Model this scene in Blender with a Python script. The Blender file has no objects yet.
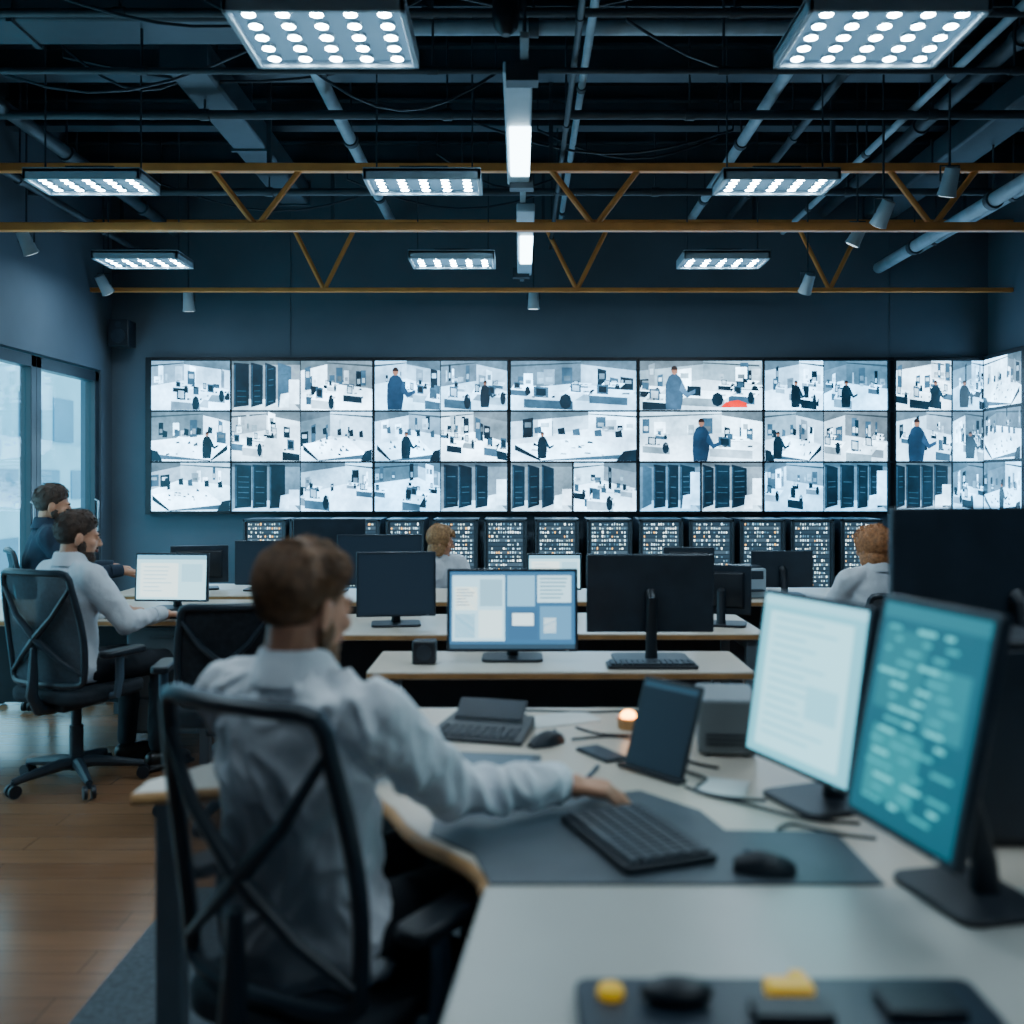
import bpy, math, random
from mathutils import Vector, Matrix, noise
random.seed(11)
R=math.radians
H=1.45
# ---------------------------------------------------------------- materials
def mat(name,col,rough=.5,metal=0.,es=0.,ecol=None,var=0.,vs=8.,bump=0.,bs=60.,trans=0.,spec=.5):
    m=bpy.data.materials.new(name); m.use_nodes=True
    nt=m.node_tree; N=nt.nodes; L=nt.links
    b=N['Principled BSDF']; b.inputs['Roughness'].default_value=rough; b.inputs['Metallic'].default_value=metal
    b.inputs['Specular IOR Level'].default_value=spec
    b.inputs['Base Color'].default_value=(*col,1)
    tc=N.new('ShaderNodeTexCoord')
    if var>0:
        n=N.new('ShaderNodeTexNoise'); n.inputs['Scale'].default_value=vs; n.inputs['Detail'].default_value=4
        r=N.new('ShaderNodeValToRGB')
        r.color_ramp.elements[0].position=.3; r.color_ramp.elements[1].position=.7
        r.color_ramp.elements[0].color=(*[c*(1-var) for c in col],1)
        r.color_ramp.elements[1].color=(*[min(1,c*(1+var)) for c in col],1)
        L.new(tc.outputs['Object'],n.inputs['Vector']); L.new(n.outputs['Fac'],r.inputs['Fac']); L.new(r.outputs['Color'],b.inputs['Base Color'])
    if bump>0:
        n2=N.new('ShaderNodeTexNoise'); n2.inputs['Scale'].default_value=bs
        bp=N.new('ShaderNodeBump'); bp.inputs['Strength'].default_value=bump; bp.inputs['Distance'].default_value=.01
        L.new(tc.outputs['Object'],n2.inputs['Vector']); L.new(n2.outputs['Fac'],bp.inputs['Height']); L.new(bp.outputs['Normal'],b.inputs['Normal'])
    if es>0:
        b.inputs['Emission Color'].default_value=(*(ecol or col),1); b.inputs['Emission Strength'].default_value=es
    if trans>0:
        t=N.new('ShaderNodeBsdfTransparent'); mx=N.new('ShaderNodeMixShader'); mx.inputs[0].default_value=trans
        o=N['Material Output']; L.new(b.outputs[0],mx.inputs[1]); L.new(t.outputs[0],mx.inputs[2]); L.new(mx.outputs[0],o.inputs['Surface'])
    return m
def screen_mat(name,strength,tex=0.):
    m=bpy.data.materials.new(name); m.use_nodes=True; nt=m.node_tree; L=nt.links
    b=nt.nodes['Principled BSDF']; b.inputs['Base Color'].default_value=(.01,.01,.012,1); b.inputs['Roughness'].default_value=.35
    a=nt.nodes.new('ShaderNodeVertexColor'); a.layer_name='Col'
    b.inputs['Emission Strength'].default_value=strength
    src=a.outputs['Color']
    if tex>0:
        tc=nt.nodes.new('ShaderNodeTexCoord')
        for sc,lo,hi in ((3.5,.6,1.3),(22,.82,1.12)):
            n=nt.nodes.new('ShaderNodeTexNoise'); n.inputs['Scale'].default_value=sc; n.inputs['Detail'].default_value=2
            r=nt.nodes.new('ShaderNodeMapRange'); r.inputs['From Min'].default_value=.3; r.inputs['From Max'].default_value=.68; r.inputs['To Min'].default_value=lo; r.inputs['To Max'].default_value=hi
            v=nt.nodes.new('ShaderNodeVectorMath'); v.operation='SCALE'
            L.new(tc.outputs['Object'],n.inputs['Vector']); L.new(n.outputs['Fac'],r.inputs['Value']); L.new(src,v.inputs[0]); L.new(r.outputs[0],v.inputs['Scale']); src=v.outputs[0]
    L.new(src,b.inputs['Emission Color'])
    m.cycles.emission_sampling='NONE'
    return m
M={}
M['black']=mat('black_plastic',(.010,.015,.023),.45,var=.3)
M['dark']=mat('dark_housing',(.018,.031,.048),.4,var=.25)
M['wall']=mat('wall_paint',(.100,.142,.185),.8,var=.12,vs=1.2,bump=.05)
M['ceil']=mat('ceiling_dark',(.010,.016,.024),.9,var=.3,vs=2)
M['duct']=mat('duct_metal',(.055,.085,.11),.5,.2,var=.3,vs=2)
M['pipe']=mat('pipe_dark',(.045,.066,.084),.5,.1,var=.2)
M['pipelt']=mat('pipe_light',(.34,.46,.54),.45,.0,var=.15)
M['orange']=mat('truss_orange',(.88,.33,.08),.5,var=.15,vs=5)
M['desk']=mat('desk_laminate',(.68,.59,.49),.34,var=.06,vs=3)
M['desk2']=mat('desk_laminate_grey',(.50,.50,.46),.30,var=.06,vs=3)
M['boxgrey']=mat('box_grey',(.19,.22,.24),.5,var=.06,vs=3)
M['wood']=mat('desk_edge_wood',(.5,.26,.10),.45,var=.2,vs=12)
M['deskleg']=mat('desk_leg_grey',(.17,.22,.26),.45,.2,var=.1)
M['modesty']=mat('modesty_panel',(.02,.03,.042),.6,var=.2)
M['mat']=mat('desk_pad',(.065,.083,.10),.5,var=.15,vs=9)
M['metal']=mat('brushed_metal',(.35,.4,.44),.3,.8,var=.1)
M['white']=mat('fixture_white',(.42,.54,.62),.45,var=.05)
M['fabric']=mat('chair_fabric',(.015,.021,.03),.85,var=.3,vs=40,bump=.3,bs=300)
M['mesh']=mat('chair_mesh',(.085,.115,.15),.7,var=.3,vs=60,trans=.40)
M['mesh2']=mat('chair_mesh_dense',(.022,.034,.05),.7,var=.3,vs=60,trans=.08)
M['frame']=mat('chair_frame',(.020,.032,.046),.4,var=.2)
M['bluegrey']=mat('chair_plastic_bluegrey',(.07,.12,.17),.4,var=.15)
M['shirt']=mat('shirt_white',(.82,.85,.90),.85,var=.05,vs=12,bump=.25,bs=40)
M['shirt2']=mat('shirt_pale_blue',(.70,.74,.80),.85,var=.06,vs=12,bump=.25,bs=40)
M['navy']=mat('jacket_navy',(.016,.03,.055),.85,var=.2,vs=12,bump=.25,bs=40)
M['pants']=mat('trousers_black',(.010,.014,.021),.85,var=.2,vs=12)
M['shoe']=mat('shoe_leather',(.012,.01,.01),.35,var=.2)
M['skin']=mat('skin',(.64,.30,.18),.5,var=.08,vs=14)
M['lip']=mat('lips',(.4,.14,.11),.45,var=.05)
M['eye']=mat('eye_white',(.5,.5,.5),.3,var=.02)
M['iris']=mat('eye_iris',(.04,.025,.02),.25,var=.02)
M['hair']=mat('hair_brown',(.20,.095,.042),.5,var=.35,vs=40,bump=.4,bs=160)
M['hairdark']=mat('hair_dark',(.06,.03,.018),.55,var=.4,vs=50,bump=.4,bs=160)
M['hairginger']=mat('hair_ginger',(.46,.19,.075),.55,var=.4,vs=50,bump=.6,bs=160)
M['hairblond']=mat('hair_blond',(.40,.21,.09),.55,var=.4,vs=50,bump=.6,bs=160)
M['diff']=mat('lamp_diffuser',(.18,.27,.33),.5,es=.35,ecol=(.25,.6,.95),var=.02)
M['led']=mat('lamp_led',(.9,.95,1),.5,es=120,ecol=(.68,.88,1),var=0)
M['tube']=mat('lamp_tube',(.9,.95,1),.5,es=14,ecol=(.62,.87,1),var=0)
M['spotg']=mat('spot_lens',(.9,.95,1),.5,es=1.2,ecol=(.75,.92,1),var=0)
M['amber']=mat('amber_light',(1,.5,.15),.5,es=20,ecol=(1,.36,.05),var=0)
M['yellow']=mat('yellow_plastic_glow',(.9,.52,.01),.4,es=.25,var=.05)  # plastic with a faint self-glow added to brighten its colour
M['paper']=mat('paper',(.72,.74,.72),.8,var=.04)
M['key']=mat('keycaps',(.035,.046,.06),.45,var=.2)
M['carpet']=mat('carpet_bluegrey',(.09,.105,.12),.9,var=.3,vs=60,bump=.4,bs=400)
M['winframe']=mat('window_frame_dark',(.02,.03,.042),.4,var=.1)
M['facade']=mat('facade_concrete',(.34,.58,.68),.8,var=.1,vs=1)
M['facadeglass']=mat('facade_glass',(.08,.22,.32),.2,var=.2,vs=.6)
S_wall=screen_mat('video_wall_picture',5.2,1)
S_mon=screen_mat('monitor_picture',2.3)
S_rack=screen_mat('rack_indicator_lights',4.4)
g=bpy.data.materials.new('window_glass'); g.use_nodes=True
nt=g.node_tree; tr=nt.nodes.new('ShaderNodeBsdfTransparent'); tr.inputs[0].default_value=(.85,.95,.98,1)
gl=nt.nodes.new('ShaderNodeBsdfGlossy'); gl.inputs['Roughness'].default_value=.05; mx=nt.nodes.new('ShaderNodeMixShader'); mx.inputs[0].default_value=.08
nt.links.new(tr.outputs[0],mx.inputs[1]); nt.links.new(gl.outputs[0],mx.inputs[2]); nt.links.new(mx.outputs[0],nt.nodes['Material Output'].inputs['Surface'])
M['glass']=g
fm=bpy.data.materials.new('floor_wood_planks'); fm.use_nodes=True; nt=fm.node_tree; N=nt.nodes; L=nt.links; b=N['Principled BSDF']
tc=N.new('ShaderNodeTexCoord'); br=N.new('ShaderNodeTexBrick'); br.inputs['Scale'].default_value=1; br.inputs['Brick Width'].default_value=1.3; br.inputs['Row Height'].default_value=.14
br.inputs['Mortar Size'].default_value=.002; br.inputs['Color1'].default_value=(.29,.14,.072,1); br.inputs['Color2'].default_value=(.235,.11,.056,1); br.inputs['Mortar'].default_value=(.11,.055,.03,1)
ns=N.new('ShaderNodeTexNoise'); ns.inputs['Scale'].default_value=6; ns.inputs['Detail'].default_value=6
mp2=N.new('ShaderNodeMapping'); mp2.inputs['Scale'].default_value=(.6,8,1)
mxc=N.new('ShaderNodeMixRGB'); mxc.blend_type='MULTIPLY'; mxc.inputs[0].default_value=.7
L.new(tc.outputs['Object'],br.inputs['Vector']); L.new(tc.outputs['Object'],mp2.inputs[0]); L.new(mp2.outputs[0],ns.inputs['Vector'])
cr=N.new('ShaderNodeValToRGB'); cr.color_ramp.elements[0].color=(.55,.55,.55,1); cr.color_ramp.elements[1].color=(1.3,1.25,1.2,1)
L.new(ns.outputs['Fac'],cr.inputs[0]); L.new(br.outputs['Color'],mxc.inputs[1]); L.new(cr.outputs[0],mxc.inputs[2]); L.new(mxc.outputs[0],b.inputs['Base Color'])
b.inputs['Roughness'].default_value=.24
M['floor']=fm
# ---------------------------------------------------------------- mesh helpers
COL=bpy.context.scene.collection
def root(name,loc=(0,0,0),rz=0.):
    e=bpy.data.objects.new(name,None); e.empty_display_size=.1; COL.objects.link(e)
    e.location=loc; e.rotation_euler=(0,0,rz); return e
def frame_of(d):
    d=d.normalized(); a=Vector((0,0,1)) if abs(d.z)<.9 else Vector((1,0,0))
    x=d.cross(a).normalized(); y=x.cross(d).normalized(); return x,y
class MB:
    def __init__(s,T=None): s.v=[]; s.f=[]; s.T=T or Matrix()
    def add(s,vs,fs):
        o=len(s.v); s.v+=[s.T@Vector(v) for v in vs]; s.f+=[tuple(i+o for i in f) for f in fs]; return s
    def box(s,c,d,Rm=None):
        x,y,z=[k/2 for k in d]; c=Vector(c)
        vs=[Vector(p) for p in [(-x,-y,-z),(x,-y,-z),(x,y,-z),(-x,y,-z),(-x,-y,z),(x,-y,z),(x,y,z),(-x,y,z)]]
        if Rm: vs=[Rm@v for v in vs]
        return s.add([v+c for v in vs],[(0,3,2,1),(4,5,6,7),(0,1,5,4),(1,2,6,5),(2,3,7,6),(3,0,4,7)])
    def rings(s,rs,cap=True):
        n=len(rs[0]); vs=[p for r in rs for p in r]; fs=[]
        for i in range(len(rs)-1):
            for j in range(n):
                k=(j+1)%n; fs.append((i*n+j,i*n+k,(i+1)*n+k,(i+1)*n+j))
        if cap: fs.append(tuple(range(n-1,-1,-1))); fs.append(tuple((len(rs)-1)*n+j for j in range(n)))
        return s.add(vs,fs)
    def tube(s,pts,r,n=8):
        pts=[Vector(p) for p in pts]; rs=r if isinstance(r,(list,tuple)) else [r]*len(pts)
        out=[]; px=None
        for i,p in enumerate(pts):
            d=(pts[min(i+1,len(pts)-1)]-pts[max(i-1,0)]).normalized()
            if px is None: x,_=frame_of(d)
            else: x=(px-d*px.dot(d)).normalized()
            y=d.cross(x); px=x
            out.append([p+(x*math.cos(a)+y*math.sin(a))*rs[i] for a in [2*math.pi*k/n for k in range(n)]])
        return s.rings(out)
    def cap(s,p,q,r1,r2,n=14):
        p=Vector(p); q=Vector(q); d=(q-p).normalized(); P=[];Rr=[]
        for a in (8,30,55,80): P.append(p-d*r1*math.cos(R(a))); Rr.append(r1*math.sin(R(a)))
        for a in (80,55,30,8): P.append(q+d*r2*math.cos(R(a))); Rr.append(r2*math.sin(R(a)))
        return s.tube(P,Rr,n)
    def ell(s,c,r,Rm=None,n=18,m=12):
        c=Vector(c); out=[]
        for i in range(m+1):
            t=R(2)+(math.pi-R(4))*i/m
            ring=[]
            for k in range(n):
                a=2*math.pi*k/n; v=Vector((r[0]*math.sin(t)*math.cos(a),r[1]*math.sin(t)*math.sin(a),-r[2]*math.cos(t)))
                if Rm: v=Rm@v
                ring.append(v+c)
            out.append(ring)
        return s.rings(out)
    def sweep(s,rs,n=24,e=2.3):
        out=[]
        for (c,rx,ry) in rs:
            c=Vector(c); ring=[]
            for k in range(n):
                a=2*math.pi*k/n; ca,sa=math.cos(a),math.sin(a)
                ring.append(c+Vector((rx*math.copysign(abs(ca)**(2/e),ca),ry*math.copysign(abs(sa)**(2/e),sa),0)))
            out.append(ring)
        return s.rings(out)
    def prism(s,poly,z0,z1):
        n=len(poly)
        a=sum(poly[i][0]*poly[(i+1)%n][1]-poly[(i+1)%n][0]*poly[i][1] for i in range(n))
        if a<0: poly=poly[::-1]
        return s.rings([[Vector((x,y,z0)) for x,y in poly],[Vector((x,y,z1)) for x,y in poly]])
    def cyl(s,p,q,r,n=16): return s.tube([p,q],r,n)
    def out(s,name,parent,m,bevel=0.,seg=2,smooth=True,ang=35):
        me=bpy.data.meshes.new(name); me.from_pydata([tuple(v) for v in s.v],[],s.f); me.update()
        me.materials.append(m if not isinstance(m,str) else M[m])
        if smooth:
            me.polygons.foreach_set('use_smooth',[True]*len(me.polygons)); me.set_sharp_from_angle(angle=R(ang))
        o=bpy.data.objects.new(name,me); COL.objects.link(o)
        if parent: o.parent=parent
        if bevel>0:
            bm=o.modifiers.new('b','BEVEL'); bm.width=bevel; bm.segments=seg; bm.limit_method='ANGLE'; bm.angle_limit=R(40)
        return o
    def flesh(s,name,parent,m,vox,it=6,wr=0.,wsc=(9,9,5)):
        o=s.out(name,None,m,smooth=False)
        r=o.modifiers.new('r','REMESH'); r.mode='VOXEL'; r.voxel_size=vox
        if it: k=o.modifiers.new('s','SMOOTH'); k.factor=.5; k.iterations=it
        bpy.context.view_layer.update(); dg=bpy.context.evaluated_depsgraph_get()
        me=bpy.data.meshes.new_from_object(o.evaluated_get(dg)); o.modifiers.clear(); o.data=me
        if not me.materials: me.materials.append(M[m])
        if wr>0:
            me.update(); ns=[v.normal.copy() for v in me.vertices]
            for v,nn in zip(me.vertices,ns):
                p=v.co; q=Vector((p.x*wsc[0]+2*noise.noise(p*4),p.y*wsc[1],p.z*wsc[2]))
                k=noise.noise(q)+.5*noise.noise(q*2.1)
                v.co=p+nn*wr*(1-2*abs(k)*1.6)
        me.polygons.foreach_set('use_smooth',[True]*len(me.polygons)); me.update()
        o.parent=parent; return o
def rrect(w,d,r,n=5,cx=0,cy=0):
    o=[]
    for (sx,sy,a0) in ((1,-1,-90),(1,1,0),(-1,1,90),(-1,-1,180)):
        for i in range(n+1):
            a=R(a0+90*i/n); o.append((cx+sx*(w/2-r)+r*math.cos(a),cy+sy*(d/2-r)+r*math.sin(a)))
    return o
class Canvas:
    def __init__(s,o,U,V,T=None):
        s.o=Vector(o); s.U=Vector(U); s.V=Vector(V); s.n=s.U.cross(s.V).normalized(); s.v=[];s.f=[];s.c=[]; s.l=0; s.T=T or Matrix(); s.g=0.; s.rd=random.Random(2)
    def poly(s,pts,col):
        s.l+=1; o=len(s.v)
        for (u,v) in pts: s.v.append(s.T@(s.o+s.U*min(1,max(0,u))+s.V*min(1,max(0,v))+s.n*(.0004+.00018*s.l)))
        s.f.append(tuple(range(o,len(s.v)))); s.c.append(col)
    def rect(s,x0,y0,x1,y1,col): s.poly([(x0,y0),(x1,y0),(x1,y1),(x0,y1)],col)
    def out(s,name,parent,m):
        me=bpy.data.meshes.new(name); me.from_pydata([tuple(v) for v in s.v],[],s.f); me.update()
        at=me.color_attributes.new('Col','FLOAT_COLOR','CORNER')
        for f,c in zip(me.polygons,s.c):
            for k in f.loop_indices:
                e=1+s.rd.uniform(-s.g,s.g)*1.0
                at.data[k].color=(c[0]*e,c[1]*e,c[2]*e,1)
        me.materials.append(m); o=bpy.data.objects.new(name,me); COL.objects.link(o); o.parent=parent; return o
# ---------------------------------------------------------------- room shell
YB=10.0; XL=-4.08; XR=4.68; ZC=4.6; Y0=-2.6
def slab(name,lo,hi,m):
    b_=MB(); b_.box([(a+c)/2 for a,c in zip(lo,hi)],[c-a for a,c in zip(lo,hi)]); return b_.out(name,None,m,smooth=False)
slab('floor',(XL-.2,Y0-.2,-.1),(XR+.2,YB+.2,0),'floor')
slab('ceiling',(XL-.2,Y0-.2,ZC),(XR+.2,YB+.2,ZC+.1),'ceil')
slab('wall_back',(XL-.2,YB,0),(XR+.2,YB+.2,ZC),'wall')
slab('wall_right',(XR,Y0,0),(XR+.2,YB,ZC),'wall')
slab('wall_front',(XL-.2,Y0-.2,0),(XR+.2,Y0,ZC),'wall')
wl=MB()
for lo,hi in (((XL-.2,Y0,0),(XL,3.4,ZC)),((XL-.2,3.4,2.52),(XL,9.74,ZC)),((XL-.2,9.74,0),(XL,YB,ZC))):
    wl.box([(a+c)/2 for a,c in zip(lo,hi)],[c-a for a,c in zip(lo,hi)])
wl.out('wall_left',None,'wall',smooth=False)
bb=MB(); bb.box((.3,YB-.01,.05),(8.7,.02,.1)); bb.out('baseboard_back',None,'dark')
wj=MB()
for x in (-2.3,3.7): wj.box((x,YB-.004,3.6),(.012,.008,2.0))
wj.out('trim_1',None,'wall')
def window(name,y0,y1,z1=2.5):
    r=root(name,(XL-.06,(y0+y1)/2,0)); h=(y1-y0)/2
    f=MB()
    f.box((0,0,z1-.05),(.1,2*h,.1)); f.box((0,0,.04),(.1,2*h,.08)); f.box((0,-h+.045,z1/2),(.1,.09,z1)); f.box((0,h-.045,z1/2),(.1,.09,z1))
    f.out('frame',r,'winframe',bevel=.005)
    a=MB(); a.box((0,0,z1/2),(.012,2*h-.18,z1-.18)); a.out('glass',r,'glass',smooth=False)
    hb=MB(); hb.tube([(.06,h-.12,.95),(.09,h-.12,.97),(.09,h-.12,1.25),(.06,h-.12,1.27)],.01); hb.out('handle',r,'metal')
window('window_1',8.46,9.72); window('window_2',7.0,8.46); window('window_3',5.22,7.0); window('window_4',3.42,5.22)
bf=root('office_building',(-16,25,0)); q=MB(); q.box((0,0,-2),(4,34,9)); q.box((-.5,9,3.4),(3,9,3)); q.box((-.5,-4,3),(3,5,2)); q.out('tower',bf,'facade',smooth=False)
q=MB()
for i in range(4):
    for j in range(13): q.box((2.01,-15.5+j*2.5,-4.4+i*1.9),(.06,1.7,.9))
for j in range(4): q.box((1.02,5.6+j*2.2,3.4),(.06,1.4,1.4))
q.out('windows',bf,'facadeglass',smooth=False)
bc=MB(); bc.prism([(-1.2,-1.5),(3.2,-1.5),(3.2,3.55),(-1.2,3.55)],.0005,.004); bc.out('carpet',None,'carpet')
# ---------------------------------------------------------------- ceiling services
def truss(name,y,z0,z1,t,x0,x1,phase,step):
    r=root(name,(0,y,0)); c=MB()
    for z in (z0,z1): c.box(((x0+x1)/2,0,z),(x1-x0,t,t))
    c.out('chords',r,'orange',bevel=.006)
    d=MB(); x=x0+phase
    while x<x1-.5:
        d.tube([(x,0,z1),(x+.32,0,z0)],.022,8); d.tube([(x+.32,0,z0),(x+.64,0,z1)],.022,8); x+=step
    d.out('web',r,'orange')
    h=MB(); x=x0+.3
    while x<x1: h.box((x,0,(z1+ZC)/2),(.03,.03,ZC-z1)); x+=2.0
    h.out('hangers',r,'pipe')
truss('roof_truss',7.1,3.245,3.665,.060,XL,XR,1.89,2.40)
truss('roof_truss',9.5,3.255,3.90,.042,XL,XR,1.9,2.4)
def joist(name,y,z):
    b_=MB(); b_.box((.3,y,z),(XR-XL,.14,.02)); b_.box((.3,y,z+.1),(XR-XL,.02,.2)); b_.box((.3,y,z+.2),(XR-XL,.14,.02)); b_.box((.3,y,(z+.21+ZC)/2),(XR-XL,.02,ZC-z-.21)); b_.out(name,None,'duct')
for y in (4.2,5.1,6.0,7.0,8.0,9.0): joist('ceiling_joist',y,4.27)
def pipe_y(name,x,z,y0,y1,r,m='pipe'):
    rt=root(name,(x,0,z)); b_=MB(); b_.cyl((0,y0,0),(0,y1,0),r); b_.out('pipe',rt,m)
    c=MB(); y=y0+.5
    while y<y1: c.cyl((0,y,0),(0,y,ZC-z),.008,6); c.cyl((0,y-.03,0),(0,y+.03,0),r*1.3); y+=1.5
    c.out('hangers',rt,'pipe')
def pipe_x(name,y,z,x0,x1,r,m='pipe'):
    rt=root(name,(0,y,z)); b_=MB(); b_.cyl((x0,0,0),(x1,0,0),r); b_.out('pipe',rt,m)
    c=MB(); x=x0+.4
    while x<x1: c.cyl((x,0,0),(x,0,ZC-z),.008,6); c.cyl((x-.03,0,0),(x+.03,0,0),r*1.3); x+=1.6
    c.out('hangers',rt,'pipe')
pipe_y('ceiling_conduit',3.55,3.55,5.5,9.9,.055,'pipelt')
pipe_y('ceiling_conduit',3.95,3.72,4.5,9.9,.03,'pipelt')
pipe_y('ceiling_conduit',1.66,3.98,4,9.9,.04,'pipelt')
pipe_y('ceiling_conduit',2.05,4.02,4,9.9,.03)
pipe_y('ceiling_conduit',-1.27,4.0,4,9.9,.045,'pipelt')
pipe_y('ceiling_conduit',.40,4.0,3,9.9,.025,'pipelt')
pipe_y('ceiling_conduit',.30,3.75,3,9.9,.018)
pipe_y('ceiling_conduit',-3.4,3.9,4,9.9,.05)
pipe_y('ceiling_conduit',3.0,4.1,4,9.9,.05)
pipe_y('ceiling_conduit',2.6,3.9,4,9.9,.025,'pipelt')
pipe_y('ceiling_conduit',-3.75,3.7,4,9.9,.03)
pipe_x('sprinkler_pipe',5.9,4.12,-1.92,1.6,.045,'pipelt')
pipe_x('sprinkler_pipe',5.2,3.88,XL,XR,.022)
pipe_x('sprinkler_pipe',5.5,3.70,XL,XR,.018)
pipe_x('sprinkler_pipe',6.6,3.86,XL,XR,.03)
pipe_x('sprinkler_pipe',8.3,3.84,XL,XR,.03)
def duct(name,c,d):
    rt=root(name,c); b_=MB(); b_.box((0,0,0),d)
    b_.out('body',rt,'duct',bevel=.02); f=MB(); n=max(2,int(max(d)/1.1)); ax=0 if d[0]>d[1] else 1
    for i in range(n+1):
        t=-max(d)/2+max(d)*i/n
        f.box((t,0,0) if ax==0 else (0,t,0),(.03,d[1]+.03,d[2]+.03) if ax==0 else (d[0]+.03,.03,d[2]+.03))
    f.box((0,0,(ZC-c[2])/2),(.03,.03,ZC-c[2])); f.out('flanges',rt,'duct')
duct('air_duct',(-2.75,5.55,4.07),(2.4,.32,.28)); duct('air_duct',(-2.05,7.6,4.06),(.26,3.0,.2)); duct('air_duct',(3.45,8.0,4.06),(.3,3.2,.2))
cb=root('ceiling_cables')
k=MB()
for i in range(14):
    x0=random.uniform(-3.5,3.5); y=random.uniform(5,9); w=random.uniform(.8,2); z=random.uniform(3.9,4.2); sg=random.uniform(.1,.3)
    k.tube([(x0+w*t/8,y+.02*t,z-sg*math.sin(math.pi*t/8)) for t in range(9)],.009,6)
    k.cyl((x0,y,z),(x0,y,ZC),.006,6); k.cyl((x0+w,y+.16,z),(x0+w,y+.16,ZC),.006,6)
k.out('cables',cb,'dark')
def lamp(x,y,z=3.3,d=.56,w=.72):
    r=root('ceiling_light_panel',(x,y,z)); h=MB()
    h.box((0,0,.045),(w,d,.03))
    for a,b2,c,e in ((-w/2+.012,0,.024,d),(w/2-.012,0,.024,d),(0,-d/2+.012,w,.024),(0,d/2-.012,w,.024)): h.box((a,b2,.02),(c,e,.07))
    h.out('housing',r,'white',bevel=.004)
    q=MB(); q.box((0,0,.022),(w-.05,d-.05,.012)); q.out('diffuser',r,'diff',smooth=False)
    nc,nr=5,(5 if d>.5 else 4)
    q=MB(); vs=[];fs=[]; rg=MB()
    for i in range(nc):
        for j in range(nr):
            cx_,cy_=-w/2+.09+i*(w-.18)/(nc-1),-d/2+.07+j*(d-.14)/(nr-1); o=len(vs)
            for t in range(12): a=2*math.pi*t/12; vs.append((cx_+.026*math.cos(a),cy_+.026*math.sin(a),.001))
            fs.append(tuple(range(o+11,o-1,-1)))
            rg.tube([(cx_,cy_,.018),(cx_,cy_,.002)],[.034,.030],12)
    q.add(vs,fs); q.out('leds',r,'led',smooth=False); rg.out('led_cups',r,'white')
    q=MB()
    for a in (-.3,.3): q.cyl((a,0,.05),(a,0,ZC-z),.006,6)
    q.box((0,0,.08),(.3,.12,.05)); q.out('hangers',r,'pipe')
for x,y in ((-.81,4.19),(1.49,4.19)): lamp(x,y)
for x,y in ((-2.68,6.28),(-.6,6.28),(1.60,6.28)): lamp(x,y,3.3,.36)
for x,y in ((-3.2,8.5),(-.57,8.5),(1.72,8.5)): lamp(x,y,3.3,.42)
for x,y in ((-.81,2.0),(1.49,2.0),(-2.9,2.4),(1.49,-.4)): lamp(x,y)  # extra panels added out of view to light the foreground
tl=root('track_light_rail',(-.01,0,3.36))
q=MB(); q.box((.03,7.1,.05),(.04,5.4,.03)); q.out('rail',tl,'pipelt',bevel=.004)
q=MB(); q.box((0,5.5,.0),(.14,1.75,.06)); q.box((.05,8.1,.0),(.13,2.2,.06)); q.out('fixtures',tl,'white',bevel=.01)
q=MB(); q.box((0.01,5.72,-.04),(.115,.80,.03)); q.box((.06,8.15,-.04),(.10,.9,.03)); q.out('tubes',tl,'tube',bevel=.008)
q=MB()
for y in (4.5,5.9,7.3,9.6): q.cyl((.03,y,.05),(.03,y,ZC-3.36),.01,6)
for y in (4.66,6.36,9.15): q.box((.02,y,-.02),(.15,.09,.09))
q.out('hangers',tl,'pipe')
dc=root('ceiling_camera',(-.06,4.25,3.42)); q=MB(); q.cyl((0,0,.05),(0,0,ZC-3.42),.012,8); q.tube([(0,0,.1),(0,0,.08),(0,0,0),(0,0,-.05),(0,0,-.08)],[.03,.055,.06,.05,.02],16); q.out('body',dc,'black')
def spot(x,y,z,yaw,tilt):
    r=root('track_spotlight',(x,y,z)); q=MB(); q.cyl((0,0,.08),(0,0,ZC-z),.008,6); q.out('rod',r,'pipe')
    T=Matrix.Rotation(yaw,4,'Z')@Matrix.Rotation(tilt,4,'X'); q=MB(T)
    q.tube([(0,0,.09),(0,0,.085),(0,0,-.06),(0,0,-.09),(0,0,-.09)],[.02,.045,.055,.062,.05],14); q.out('head',r,'white')
    q=MB(T); q.cyl((0,0,-.088),(0,0,-.094),.048,14); q.out('lens',r,'spotg')
    q=MB(); q.tube([(-.06,0,0),(-.06,0,.1),(.06,0,.1),(.06,0,0)],.007,6); q.out('yoke',r,'pipe')
for a in ((2.45,6.74,3.25,.5,.6),(2.56,8.9,3.2,.3,.6),(2.65,7.85,3.38,1,.5),(2.75,6.4,3.36,.2,.4),(-3.8,7.7,3.28,-.5,.5),(-3.83,9.2,3.25,-.6,.6),(-3.2,9.65,3.17,0,.2),(.13,9.7,3.2,0,.1)): spot(*a)
sp=root('wall_speaker',(-3.9,9.8,2.88)); q=MB(); q.box((0,0,0),(.2,.2,.26)); q.out('cabinet',sp,'black',bevel=.01); q=MB(); q.cyl((0,-.1,-.03),(0,-.106,-.03),.07); q.cyl((0,-.1,.08),(0,-.106,.08),.03); q.box((0,.15,0),(.04,.1,.04)); q.out('drivers',sp,'dark')
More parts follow.
